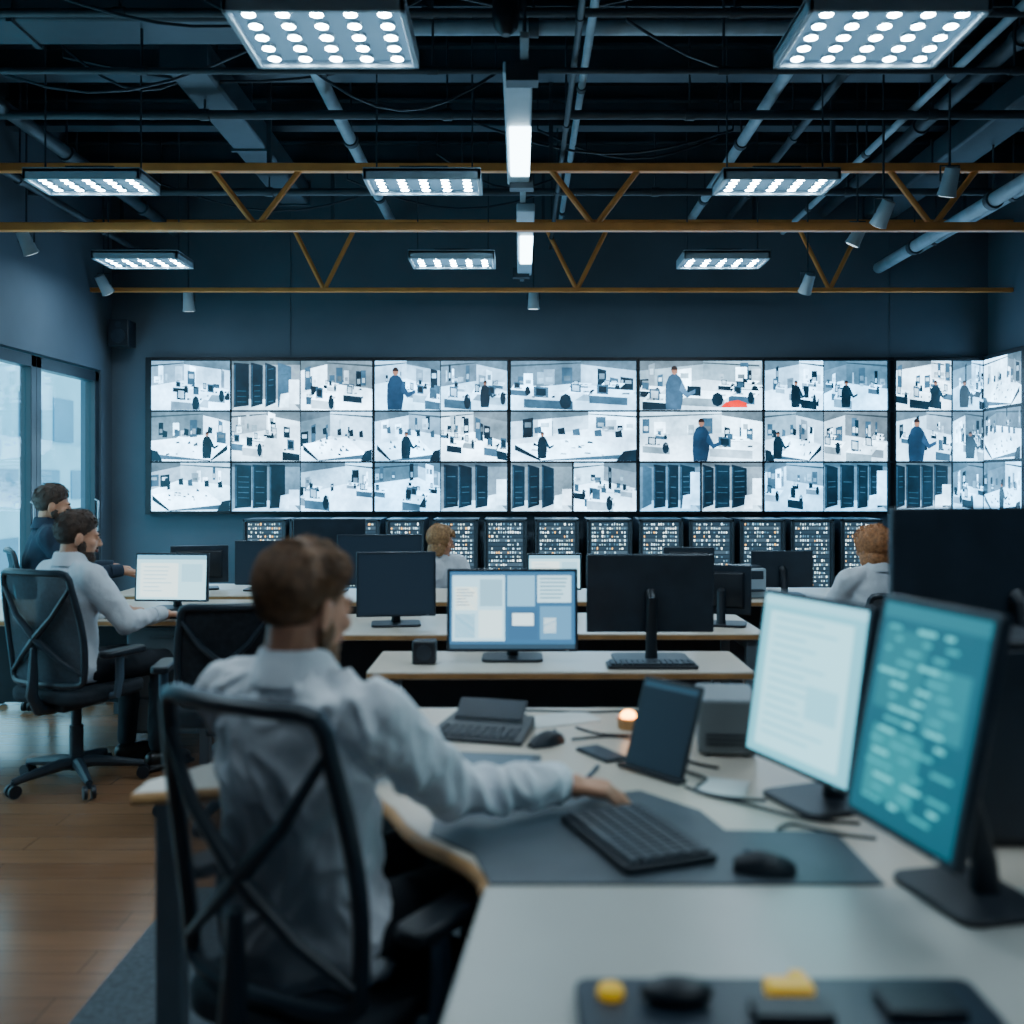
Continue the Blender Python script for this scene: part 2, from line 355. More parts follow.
# ---------------------------------------------------------------- video wall
def cctv(C,x0,y0,x1,y1,kind,rd,asp=1.5):
    def P(pts,col):
        C.poly([(x0+(x1-x0)*min(1,max(0,u)),y0+(y1-y0)*min(1,max(0,v))) for u,v in pts],col)
    def Rr(a,b2,c,d,col): P([(a,b2),(c,b2),(c,d),(a,d)],col)
    C.l=2
    j=rd.uniform
    hue=rd.choice((.26,.34,.42,.52))
    def tone(v): v=v**1.7; return (v*hue*j(.92,1.05),v*(.52+.65*hue),v*1.14)
    dark=(.0018,.008,.016); mid=(.016,.05,.09)
    def fig(cx,base,h,col=dark):
        w=h*.17/asp; hr=h*.065
        P([(cx-w,base),(cx+w*.8,base),(cx+w*1.05,base+h*.35),(cx+w*1.0,base+h*.68),(cx+w*.6,base+h*.79),(cx+w*.25,base+h*.83),(cx-w*.3,base+h*.83),(cx-w*.7,base+h*.78),(cx-w*1.05,base+h*.62),(cx-w*1.1,base+h*.3)],col)
        P([(cx+w*.9,base+h*.70),(cx+w*1.6,base+h*.45),(cx+w*2.5,base+h*.52),(cx+w*2.5,base+h*.44),(cx+w*1.5,base+h*.34),(cx+w*.6,base+h*.5)],[c*1.8 for c in col])
        P([(cx+hr*1.0/asp*math.cos(a*math.pi/6),base+h*.90+hr*1.25*math.sin(a*math.pi/6)) for a in range(12)],(.14,.07,.05))
        P([(cx+hr*1.08/asp*math.cos(a*math.pi/8),base+h*.915+hr*1.3*math.sin(a*math.pi/8)) for a in range(9)],(.008,.005,.005))
    if kind=='rack':
        Rr(0,0,1,1,tone(.35)); P([(0,0),(1,0),(.85,.22),(.15,.22)],tone(.8)); P([(0,.92),(1,.92),(1,1),(0,1)],tone(.2))
        a=j(.0,.06)
        while a<.72:
            b2=a+j(.15,.26); s=j(-.05,.05)
            P([(a,.05),(b2,.1+s),(b2,.93-s),(a,.97)],dark if j(0,1)<.8 else mid)
            P([(a+.012,.10),(a+.022,.10),(a+.022,.92),(a+.012,.92)],mid)
            for t in range(7):
                v=.16+.11*t; 
                if j(0,1)<.5: P([(a+.05,v),(b2-.04,v+s*.3),(b2-.04,v+.015+s*.3),(a+.05,v+.015)],(.012,.04,.07))
            a=b2+j(.006,.05)
        Rr(.84,.12,.99,j(.4,.9),tone(1.0)); P([(.7,.05),(.84,.05),(.84,.35),(.72,.32)],tone(1.05)); return
    lv=rd.choice((.35,.5,.75,1.0)); Rr(0,0,1,1,tone(lv))
    s=rd.choice((-1,1)); fx=lambda u:u if s>0 else 1-u
    hz=j(.5,.72); vx=j(.35,.7)
    P([(fx(0),0),(fx(1),0),(fx(1),hz-.22),(fx(vx),hz),(fx(0),hz-.12)],tone(j(.85,1.2)))
    P([(fx(0),hz-.12),(fx(vx),hz),(fx(vx),1),(fx(0),1)],tone(rd.choice((.3,.5,.8,1.1))))
    P([(fx(vx),.93),(fx(1),.80),(fx(1),1),(fx(vx),1)],tone(.25))
    P([(fx(0),.88),(fx(vx),.95),(fx(vx),.97),(fx(0),.92)],tone(.15))
    for i in range(int(j(3,8))):
        a=j(0,vx-.1); w=j(.02,.10); t0=hz-.08+j(0,.08); h=j(.08,.38); P([(fx(a),t0),(fx(a+w),t0+.01),(fx(a+w),t0+h),(fx(a),t0+h)],rd.choice((tone(1.3),dark,mid,tone(.7),tone(.5))))
        P([(fx(a+w*.2),t0+h*.2),(fx(a+w*.8),t0+h*.2),(fx(a+w*.8),t0+h*.5),(fx(a+w*.2),t0+h*.5)],tone(j(.2,.9)))
    for i in range(int(j(2,5))):
        a=j(vx,.9); w=j(.03,.12); t0=hz-.2+j(0,.08); h=j(.15,.5); P([(fx(a),t0),(fx(a+w),t0-.02),(fx(a+w),t0+h*.9),(fx(a),t0+h)],rd.choice((dark,mid,tone(.4),tone(1.3))))
        P([(fx(a+w*.2),t0+h*.5),(fx(a+w*.8),t0+h*.5),(fx(a+w*.8),t0+h*.75),(fx(a+w*.2),t0+h*.75)],tone(j(.2,.9)))
    if kind=='table':
        P([(fx(.08),.14),(fx(.75),.02),(fx(.97),.34),(fx(.36),.50)],tone(1.35)); P([(fx(.08),.14),(fx(.75),.02),(fx(.75),-.06),(fx(.08),.04)],mid)
        P([(fx(.75),.02),(fx(.97),.34),(fx(.97),.22),(fx(.77),-.06)],dark)
        for i in range(12): a=j(.2,.8);v=j(.1,.42);w=j(.02,.06); P([(fx(a),v),(fx(a+w),v+.01),(fx(a+w*.8),v+j(.02,.09)),(fx(a),v+.03)],rd.choice((dark,mid,tone(.6))))
        for i in range(5): a=.12+.16*i+j(-.04,.04); v=.48+.02*i; P([(fx(a),v),(fx(a+.06),v),(fx(a+.065),v+.12),(fx(a+.01),v+.15)],rd.choice((dark,mid)))
        P([(fx(.0),.0),(fx(.16),.0),(fx(.1),.2),(fx(.0),.24)],dark)
    else:
        n=int(j(4,8)); 
        for i in range(n):
            v=.46-.52*i/n+j(-.03,.03); sc=.8+1.6*i/n; a=j(-.08,.85); w=j(.12,.2)*sc; d=w*.5; hh=.085*sc
            P([(a,v+hh),(a+w,v+hh*.7),(a+w+d*.5,v+hh*1.6),(a+d*.4,v+hh*1.9)],tone(j(.9,1.35))); P([(a,v+hh),(a+w,v+hh*.7),(a+w,v-hh*.3),(a,v)],rd.choice((dark,mid,tone(.4),tone(.6))))
            P([(a+.2*w,v+hh*1.2),(a+w*.5,v+hh*1.1),(a+w*.5,v+hh*2.3),(a+.2*w,v+hh*2.4)],rd.choice((dark,mid)))
            P([(a+.25*w,v+hh*1.4),(a+w*.45,v+hh*1.3),(a+w*.45,v+hh*2.1),(a+.25*w,v+hh*2.2)],rd.choice((mid,tone(.7),dark)))
            if j(0,1)<.6: P([(a+w*.85+.13*w*math.cos(t*math.pi/4),v+hh*.7+hh*.9*math.sin(t*math.pi/4)) for t in range(8)],dark)
            for t in range(4): aa=a+j(0,w); P([(aa,v+hh*1.1),(aa+.025,v+hh*1.1),(aa+.025,v+hh*1.35),(aa,v+hh*1.3)],tone(j(0,.7)))
    if kind=='person': fig(j(.3,.5),-.08,.95,(.004,.016,.038))
    elif j(0,1)<.3: fig(j(.2,.8),.05,.55)
    if kind=='red': P([(.66,.05),(.88,.05),(.87,.14),(.80,.2),(.70,.16)],(.5,.006,.006)); fig(.28,-.1,1.0,(.014,.04,.075))
VB=1.13; VT=2.645
vw=root('video_wall',(0,9.9,0))
q=MB(); q.box(((-3.7+3.68)/2,.04,(VB+VT)/2),(7.4,.08,VT-VB+.04)); q.box((4.15,.04,(VB+VT)/2),(.96,.08,VT-VB+.04)); q.box((4.62,-.40,(VB+VT)/2),(.08,.84,VT-VB+.06)); q.out('housing',vw,'black',bevel=.004)
Yw=9.9
def px2X(px): return (px-520)/1000*Yw
def px2Z(py): return H-(py-480)/1000*Yw
rows=[(361,410),(412,461),(463,511)]
cols=[[(150,230)],[(232,300),(301,372)],[(375,440),(441,507)],[(511,636)],[(640,762)],[(765,823),(824,887)],[(895,951),(953,985)]]
kinds={0:['office','rack','office','person','office','office','red','office','office','office','office'],
 1:['table','office','table','table','office','table','person','table','office','person','office'],
 2:['table','rack','office','office','rack','rack','rack','office','rack','rack','office']}
Xa,Xb=px2X(150),px2X(985); Za,Zb=px2Z(511),px2Z(361)
C=Canvas((Xa,-.001,Za),(Xb-Xa,0,0),(0,0,Zb-Za)); C.g=.28
rd=random.Random(21)
def seg(a,b2,r0,r1,kind):
    x0=(px2X(a)-Xa)/(Xb-Xa); x1=(px2X(b2)-Xa)/(Xb-Xa); y0=(px2Z(r1)-Za)/(Zb-Za); y1=(px2Z(r0)-Za)/(Zb-Za)
    cctv(C,x0,y0,x1,y1,kind,rd,(b2-a)/(r1-r0))
for ri,(r0,r1) in enumerate(rows):
    ki=0
    for ci,cc in enumerate(cols):
        if ri==2 and len(cc)==1 and ci in(3,4):
            mm=(cc[0][0]+cc[0][1])//2; cc=[(cc[0][0],mm-1),(mm+1,cc[0][1])]
            seg(*cc[0],r0,r1,'rack'); seg(*cc[1],r0,r1,'office' if ci==3 else 'rack'); ki+=1; continue
        for c2 in cc: seg(*c2,r0,r1,kinds[ri][ki]); ki+=1
C.out('pictures',vw,S_wall)
C=Canvas((4.579,-.02,VB),(0,-.76,0),(0,0,VT-VB)); C.g=.2
for i in range(3): cctv(C,.02,.01+i/3,.98,(i+1)/3-.01,'table',rd)
C.out('side_pictures',vw,S_wall)
q=MB()
for x in (-2.8,-1.2,.4,2.0,3.4): q.box((x,.09,1.9),(.1,.02,1.2))
q.out('brackets',vw,'metal')
q=MB(); 
for a in (151,231,373.5,509,638,763.5,888,895,986): q.box((px2X(a),-.012,(VB+VT)/2),(.014,.014,VT-VB+.03))
for z in (px2Z(511.8),px2Z(462),px2Z(411),px2Z(360)): q.box((0.48,-.012,z),(8.28,.014,.012))
q.out('bezels',vw,'black')
# ---------------------------------------------------------------- server racks
def rack(px0,px1,lit):
    y=9.35; x0=(px0-520)/1000*y; x1=(px1-520)/1000*y; w=x1-x0; hh=1.085
    r=root('server_rack',((x0+x1)/2,y,0)); q=MB()
    q.box((0,.27,hh/2),(w,.5,hh)); q.out('cabinet',r,'dark',bevel=.004); q=MB()
    q.box((-w/2+.012,0,hh/2),(.024,.04,hh)); q.box((w/2-.012,0,hh/2),(.024,.04,hh)); q.box((0,0,hh-.012),(w,.04,.024)); q.box((0,0,.03),(w,.04,.06))
    q.out('door_frame',r,'duct' ,bevel=.003)
    C=Canvas((-w/2+.03,.014,.07),(w-.06,0,0),(0,0,hh-.10)); C.rect(0,0,1,1,(.004,.009,.014))
    for i in range(26):
        v=i/26; C.l=2; C.rect(.03,v+.006,.97,v+.036,(.008,.018,.028) if i%3 else (.02,.036,.05)); 
        for j in range(14):
            C.l=4
            if random.random()<(.66 if lit else .15):
                u=.05+j*.064; c=random.choice([(.18,.32,.40),(.4,.62,.75),(.04,.10,.15),(.3,.42,.42),(.85,1,1.0)])
                if random.random()<.06: c=(.8,.4,.10)
                dv=random.uniform(.010,.022); C.rect(u,v+.01,u+random.uniform(.015,.045),v+.01+dv,c)
    C.out('equipment',r,S_rack)
for a in ((243,286,1),(290,322,1),(386,424,1),(433,478,1),(484,527,1),(535,579,1),(587,632,1),(639,683,1),(689,734,1),(740,785,1),(791,834,1),(841,882,1),(326,380,1)): rack(*a)
# ---------------------------------------------------------------- furniture
def desk(name,x0,x1,y0,y1,z=.74,top='desk',drawer=False):
    r=root(name,((x0+x1)/2,(y0+y1)/2,0)); w=x1-x0; d=y1-y0
    q=MB(); q.prism(rrect(w,d,.02),z-.03,z); q.out('top',r,top,bevel=.004)
    q=MB(); q.prism(rrect(w+.004,d+.004,.02),z-.026,z-.008); q.out('edge_band',r,'wood')
    q=MB()
    for sx in (-1,1):
        for sy in (-1,1): q.box((sx*(w/2-.06),sy*(d/2-.06),(z-.03)/2),(.05,.05,z-.03))
        q.box((sx*(w/2-.06),0,z-.06),(.04,d-.12,.05)); q.box((sx*(w/2-.06),0,.03),(.04,d-.12,.04))
    q.out('legs',r,'deskleg',bevel=.004)
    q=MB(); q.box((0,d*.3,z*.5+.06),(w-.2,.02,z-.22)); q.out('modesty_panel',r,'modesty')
    if drawer:
        q=MB(); q.box((w/2-.3,0,z-.33),(.38,d-.25,.55)); q.out('pedestal',r,'deskleg',bevel=.006)
        q=MB()
        for k2 in range(3): q.box((w/2-.3,-(d-.25)/2-.006,z-.15-.18*k2),(.35,.012,.165)); q.box((w/2-.3,-(d-.25)/2-.02,z-.1-.18*k2),(.12,.015,.012))
        q.out('drawers',r,'boxgrey',bevel=.003)
    return r
desk('desk',-.57,.87,3.70,4.15); desk('desk',-3.4,-1.55,5.06,5.95,drawer=True); desk('desk',-1.05,-.1,4.6,5.3); desk('desk',.05,1.14,4.62,5.35)
desk('desk',-1.4,.7,5.85,6.55); desk('desk',.75,3.0,5.85,6.6); desk('desk',-2.55,-1.45,6.15,6.85)
def screen(kind,C,rd):
    j=rd.uniform; C.l=1
    if kind=='docs':
        C.rect(0,0,1,1,(.12,.48,.60)); C.rect(0,.94,1,1,(.22,.62,.76)); C.rect(.08,.05,.9,.9,(.32,.78,.90))
        for i in range(14):
            v=.85-i*.055; C.rect(.14,v,.14+j(.3,.68),v+.018,(.18,.56,.70))
        C.rect(.55,.3,.85,.5,(.20,.6,.74))
    elif kind=='teal':
        C.rect(0,0,1,1,(.002,.055,.080)); C.rect(0,.93,1,1,(.006,.10,.13)); 
        for a,b2,c,d,cc in ((.05,.5,.5,.88,(.004,.10,.125)),(.55,.45,.92,.75,(.005,.12,.15)),(.1,.1,.6,.42,(.005,.14,.165))): C.rect(a,b2,c,d,cc)
        for i in range(16):
            v=.88-i*.053; a=j(.05,.25)
            for t in range(3):
                C.rect(a,v,a+j(.06,.2),v+.018,(.008,.24,.27) if j(0,1)<.6 else (.04,.44,.47)); a+=j(.18,.3)
    elif kind=='windows':
        C.rect(0,0,1,1,(.03,.11,.22)); C.rect(0,0,1,.06,(.02,.05,.08)); C.rect(.02,.1,.44,.95,(.38,.72,.88))
        for a,b2,c,d,col in ((.04,.5,.22,.8,(.8,.92,.80)),(.24,.55,.42,.9,(.22,.45,.58)),(.04,.14,.2,.45,(.14,.38,.54)),(.23,.14,.42,.5,(.6,.85,.9)),(.46,.55,.68,.95,(.17,.42,.6)),(.7,.6,.97,.95,(.42,.72,.85)),(.47,.12,.7,.5,(.03,.10,.2)),(.72,.12,.97,.55,(.08,.24,.4)),(.5,.3,.67,.46,(.6,.82,.88)),(.75,.2,.85,.4,(.45,.65,.75))): C.l=3+int(a*10); C.rect(a,b2,c,d,col)
        for i in range(6): C.l=16; C.rect(.05,.76-i*.04,.05+j(.08,.15),.775-i*.04,(.2,.3,.4)); C.rect(.72,.9-i*.05,.72+j(.1,.22),.92-i*.05,(.15,.3,.4))
    elif kind=='white':
        C.rect(0,0,1,1,(.42,.82,.95)); C.rect(0,.9,1,1,(.15,.42,.6)); C.rect(.05,.05,.6,.82,(.75,1.0,1.0))
        for i in range(7): C.rect(.1,.72-i*.09,.1+j(.2,.45),.745-i*.09,(.4,.68,.8))
        C.rect(.65,.4,.95,.8,(.3,.65,.8))
    elif kind=='off': C.rect(0,0,1,1,(.0025,.0075,.014))
def monitor(x,y,phi,w,h,zb,kind='off',tilt=0,sz=.74,bz=.012,base=(.24,.18),name='computer_monitor',byo=.05,thick=.022,flat=False):
    r=root(name,(x,y,sz),phi); zb-=sz; T=Matrix.Translation((0,0,zb+h/2))@Matrix.Rotation(-tilt,4,'X')
    q=MB(T); q.box((0,thick/2,0),(w+2*bz,thick,h+2*bz)); q.out('housing',r,'dark',bevel=.005)
    if not flat:
        q=MB(T); q.rings([[Vector((a*k2,yy,b2*k3)) for a,b2 in ((-w/2,-h/2),(w/2,-h/2),(w/2,h/2),(-w/2,h/2))] for k2,k3,yy in ((.86,.84,thick*.9),(.78,.74,thick+.018),(.5,.5,thick+.028))]); q.out('back_shell',r,'black',bevel=.004)
    C=Canvas((-w/2,0,-h/2),(w,0,0),(0,0,h),T); screen(kind,C,random.Random(int(abs(x*100+y*10)))); C.out('screen',r,S_mon)
    q=MB(T); q.box((w/2-.03,-.002,-h/2-bz/2),(.012,.004,.003)); q.out('power_led',r,'metal')
    q=MB(); q.prism(rrect(base[0],base[1],.03,5,0,byo),0,.012); q.out('base',r,'black',bevel=.003)
    yb=thick+.035
    q=MB(); q.tube([(0,byo+.03,.005),(0,byo+.028,max(.02,zb*.5)),(0,yb+.0,zb+h*.45),(0,yb-.03,zb+h*.5)],[.026,.022,.022,.024],12); q.out('neck',r,'black'); 
    return r
monitor(-.03,3.92,0,.49,.30,.79,'windows',R(4))
monitor(.515,3.97,R(180),.48,.285,.86,'off',R(2),base=(.30,.2),byo=.02,flat=True)
monitor(-.60,4.85,R(8),.36,.29,.80,'off',R(3))
monitor(-1.90,5.45,R(-5),.39,.24,.80,'white',R(4))
monitor(-.87,6.2,R(5),.50,.29,.81,'off'); monitor(-1.65,6.4,R(0),.33,.26,.79,'off'); monitor(.21,6.1,0,.31,.20,.79,'white')
monitor(-.12,4.98,R(180),.42,.2,.79,'off',flat=True); monitor(1.0,4.95,R(165),.26,.22,.80,'off'); monitor(1.62,6.2,R(180),.36,.2,.80,'off',flat=True); monitor(1.08,6.4,R(170),.3,.19,.82,'white')
monitor(-1.22,6.42,R(180),.44,.30,.89,'off',flat=True); monitor(-2.1,6.55,R(200),.34,.22,.79,'off'); monitor(.58,6.2,R(180),.24,.18,.79,'off')
def printer(x,y,rz):
    r=root('printer',(x,y,.74),rz); q=MB(); q.box((0,0,.09),(.2,.22,.18)); q.out('body',r,'white',bevel=.012)
    q=MB(); q.box((0,-.12,.05),(.15,.06,.012)); q.box((0,0,.185),(.16,.17,.012)); q.box((.04,-.111,.14),(.08,.004,.05)); q.out('trays',r,'dark',bevel=.003)
printer(1.37,6.1,.1)
def keyboard(x,y,z,rz,w=.40,d=.15,nx=15,ny=5):
    r=root('keyboard',(x,y,z),rz); q=MB(); q.prism(rrect(w,d,.012),0,.014); q.out('case',r,'black',bevel=.003)
    q=MB(); dx=(w-.02)/nx; dy=(d-.02)/ny
    for i in range(nx):
        for j in range(ny):
            if j==0 and 4<=i<=8: continue
            q.box((-w/2+.01+dx*(i+.5),-d/2+.01+dy*(j+.5),.018),(dx*.84,dy*.84,.008))
    q.box((-w/2+.01+dx*6.5,-d/2+.01+dy*.5,.018),(dx*4.8,dy*.84,.008)); q.out('keys',r,'key',bevel=.0015)
def mouse(x,y,z,rz):
    r=root('computer_mouse',(x,y,z),rz); out=[]
    q=MB()
    for i in range(9):
        t=i/8; w=.031*math.sin(math.pi*(.08+.84*t))**.5; h=.036*math.sin(math.pi*(.1+.75*t))**.8; yy=-.055+.11*t
        out.append([Vector((w*math.cos(a),yy,.002+max(0,math.sin(a))*h)) for a in [2*math.pi*k3/14 for k3 in range(14)]])
    q.rings(out); q.out('shell',r,'black'); q=MB(); q.ell((0,.03,.03),(.004,.009,.008),n=10,m=6); q.out('wheel',r,'bluegrey')
keyboard(-1.95,5.18,.74,0); mouse(-1.66,5.18,.74,0); keyboard(.5,3.80,.74,0,.34,.12) 
r=root('desk_speaker',(-.37,3.88,.74)); q=MB(); q.box((0,0,.045),(.09,.08,.09)); q.out('body',r,'black',bevel=.008); q=MB(); q.cyl((0,-.04,.045),(0,-.043,.045),.03); q.out('cone',r,'dark')
# ---------------------------------------------------------------- foreground desk
fd=root('workstation_desk',(0,0,0))
poly=[(-.88,2.27),(-.70,2.31),(-.52,2.33),(-.40,2.31),(-.32,2.25),(-.27,2.16),(-.235,2.07),(-.19,1.985),(-.14,1.925),(-.09,1.86),(-.062,1.80),(-.055,1.745),(1.75,1.745),(1.75,3.12),(-.36,3.12),(-.44,3.02),(-.88,2.36)]
q=MB(); q.prism(poly,.71,.74); q.out('top',fd,'desk',bevel=.004)
q=MB(); q.tube([(x-.001,y-.001,.724) for x,y in poly[:12]],.0145,8); q.out('edge_band',fd,'wood')
q=MB()
for x,y in ((-.81,2.33),(-.4,2.98),(1.6,3.0),(1.6,1.85),(.5,3.0)): q.box((x,y,.355),(.06,.06,.71))
q.box((-.62,2.66,.67),(.05,.05,.05)); q.out('legs',fd,'deskleg',bevel=.005)
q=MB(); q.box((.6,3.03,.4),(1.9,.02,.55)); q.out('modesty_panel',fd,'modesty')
nd=root('side_desk',(0,0,0)); q=MB(); q.prism([(-.12,1.12),(-.062,1.735),(1.75,1.735),(1.75,1.12)],.712,.745); q.out('top',nd,'desk2',bevel=.005)
q=MB(); q.prism([(-.08,1.17),(-.03,1.70),(-.01,1.70),(-.06,1.17)],0,.712); q.box((1.7,1.43,.356),(.03,.5,.712)); q.out('side_panels',nd,'deskleg',bevel=.003)
dm=root('desk_pad',(0,0,.7405)); q=MB()
def P2(px,py,z=.74): Y=(H-z)*1000/(py-480); return ((px-520)/1000*Y,Y)
q.prism([P2(*a) for a in ((490,886),(474,856),(430,836),(440,795),(520,775),(560,800),(640,792),(700,812),(725,832),(835,834),(885,886))],0,.004); q.out('pad',dm,'mat')
keyboard(.225,1.955,.746,math.atan2(-.27,.10),.31,.19,14,6)
mouse(.44,1.80,.746,R(80))
monitor(.62,2.185,-math.atan2(.33,.126),.353,.36,.825,'docs',R(9),base=(.2,.2))
monitor(.66,1.665,-math.atan2(.27,.06),.285,.37,.865,'teal',R(12),bz=.014,base=(.22,.17),byo=.10,sz=.7455)
monitor(1.28,2.62,R(192),.66,.42,.94,'off',R(0),bz=.02,base=(.3,.2),flat=True)
tw=root('desktop_computer_tower',(.97,2.12,.74)); q=MB(); q.box((0,0,.2),(.19,.38,.4)); q.out('case',tw,'black',bevel=.008); q=MB(); q.box((-.0,-.192,.2),(.16,.006,.36)); q.cyl((.05,-.19,.36),(.05,-.2,.36),.01); q.out('front_panel',tw,'dark',bevel=.004)
r=root('tablet_computer',(.315,2.40,.744),-math.atan2(.145,.119)); T=Matrix.Rotation(-R(20),4,'X')
q=MB(T); q.box((0,.005,.115),(.19,.01,.225)); q.out('case',r,'black',bevel=.004)
C=Canvas((-.086,0,.012),(.172,0,0),(0,0,.205),T); C.rect(0,0,1,1,(.0015,.005,.010)); C.rect(0,.93,1,1,(.01,.03,.05)); C.out('screen',r,S_mon)
q=MB(); q.tube([(0,.06,.14),(0,.13,.004),(0,.02,.004)],.006,8); q.box((0,.0,.004),(.2,.03,.008)); q.out('kickstand',r,'black')
r=root('network_box',(.545,2.66,.74),R(-8)); q=MB(); q.box((0,0,.078),(.15,.22,.14)); q.out('case',r,'boxgrey',bevel=.008)
q=MB(); 
for i in range(3): q.box((0,-.111,.035+.012*i),(.11,.003,.004))
for sx in (-.05,.05):
    for sy in (-.08,.08): q.cyl((sx,sy,0),(sx,sy,.009),.01)
q.out('vents',r,'dark')
r=root('keypad_console',(-.10,2.80,.74),R(-16)); q=MB(); q.add([(-.14,-.11,0),(.14,-.11,0),(.12,.10,0),(-.12,.10,0),(-.14,-.11,.012),(.14,-.11,.012),(.12,.10,.036),(-.12,.10,.036)],[(0,3,2,1),(4,5,6,7),(0,1,5,4),(1,2,6,5),(2,3,7,6),(3,0,4,7)]); q.out('body',r,'black',bevel=.004)
Tt=Matrix.Translation((0,0,.025))@Matrix.Rotation(math.atan2(.024,.21),4,'X')
q=MB(Tt)
for i in range(10):
    for j in range(4): q.box((-.105+i*.0232,-.085+j*.022,.002),(.018,.016,.006))
q.out('keys',r,'key',bevel=.002)
q=MB(Tt@Matrix.Translation((0,.05,.012))@Matrix.Rotation(R(28),4,'X')); q.box((0,.02,0),(.20,.075,.008)); q.out('display',r,'dark',bevel=.003)
r=root('laptop',(-.09,2.47,.7405),R(-8)); q=MB(); q.prism(rrect(.27,.17,.012),0,.014); q.out('body',r,'dark',bevel=.003); q=MB(); q.prism(rrect(.23,.12,.008),.014,.017); q.out('lid_panel',r,'bluegrey')
mouse(.07,2.68,.74,R(-50))
def paper(x,y,rz,w=.21,d=.29):
    r=root('paper_sheets',(x,y,.7405),rz); q=MB(); q.box((0,0,.001),(w,d,.002)); q.box((.01,.008,.003),(w,d,.0015),Matrix.Rotation(.06,3,'Z')); q.out('sheets',r,'paper',smooth=False)
paper(.12,2.95,.4,.2,.13); paper(.46,2.30,-.4,.10,.12)
r=root('smartphone',(.21,2.58,.7405),R(30)); q=MB(); q.prism(rrect(.07,.145,.01),0,.008); q.out('case',r,'black',bevel=.002); q=MB(); q.prism(rrect(.062,.13,.006),.008,.009); q.out('glass',r,'dark')
r=root('ballpoint_pen',(.17,2.40,.7405),R(70)); q=MB(); q.tube([(-.07,0,.005),(-.06,0,.005),(.06,0,.005),(.07,0,.005)],[.001,.0045,.0045,.003],10); q.box((.04,0,.011),(.04,.003,.002)); q.out('barrel',r,'bluegrey')
def puck(x,y):
    r=root('tealight_lamp',(x,y,.74)); q=MB(); q.tube([(0,0,0),(0,0,.03),(0,0,.032)],[.03,.034,.028],16); q.out('cup',r,'wood'); q=MB(); q.ell((0,0,.036),(.022,.022,.016),n=14,m=8); q.out('glow',r,'amber')
puck(.31,2.86); puck(-.35,2.98)
cab=root('desk_cables',(0,0,.745)); q=MB()
for pts in (((.14,2.72),(.25,2.75),(.33,2.70),(.40,2.6),(.43,2.5),(.50,2.44)),((.16,2.85),(.22,2.78),(.32,2.76),(.44,2.74)),((.38,2.98),(.44,2.9),(.55,2.93),(.75,2.8),(.8,2.5)),((.38,2.3),(.42,2.24),(.5,2.17),(.6,2.08),(.72,2.05)),((.52,2.02),(.56,2.05),(.62,2.0),(.72,1.96)),((.02,2.99),(.0,3.06),(.2,3.04),(.35,3.05),(.5,2.98)),((.40,2.42),(.44,2.36),(.40,2.28),(.46,2.22),(.56,2.2))):
    P3=[]
    n=len(pts)
    for i in range(n-1):
        p0,p1,p2,p3=pts[max(0,i-1)],pts[i],pts[i+1],pts[min(n-1,i+2)]
        for t in (0,.25,.5,.75):
            P3.append(tuple(.5*((2*p1[k3])+(-p0[k3]+p2[k3])*t+(2*p0[k3]-5*p1[k3]+4*p2[k3]-p3[k3])*t*t+(-p0[k3]+3*p1[k3]-3*p2[k3]+p3[k3])*t**3) for k3 in (0,1))+(0,))
    q.tube(P3,.0035,6)
q.out('cables',cab,'black')
r=root('control_console',(.345,1.29,.745)); q=MB(); q.prism(rrect(.54,.17,.02),0,.022); q.out('body',r,'dark',bevel=.004)
q=MB(); q.ell((-.14,.02,.035),(.05,.028,.018),n=16,m=8); q.box((.0,-.02,.03),(.1,.05,.016)); q.box((.17,.0,.03),(.1,.07,.016)); q.out('controls',r,'black',bevel=.003)
q=MB(); q.tube([(-.225,.035,.02),(-.225,.035,.032),(-.225,.035,.036)],[.018,.018,.012],16); q.box((.01,.03,.032),(.06,.035,.022)); q.box((.03,.06,.03),(.02,.03,.016)); q.out('yellow_buttons',r,'yellow',bevel=.003)
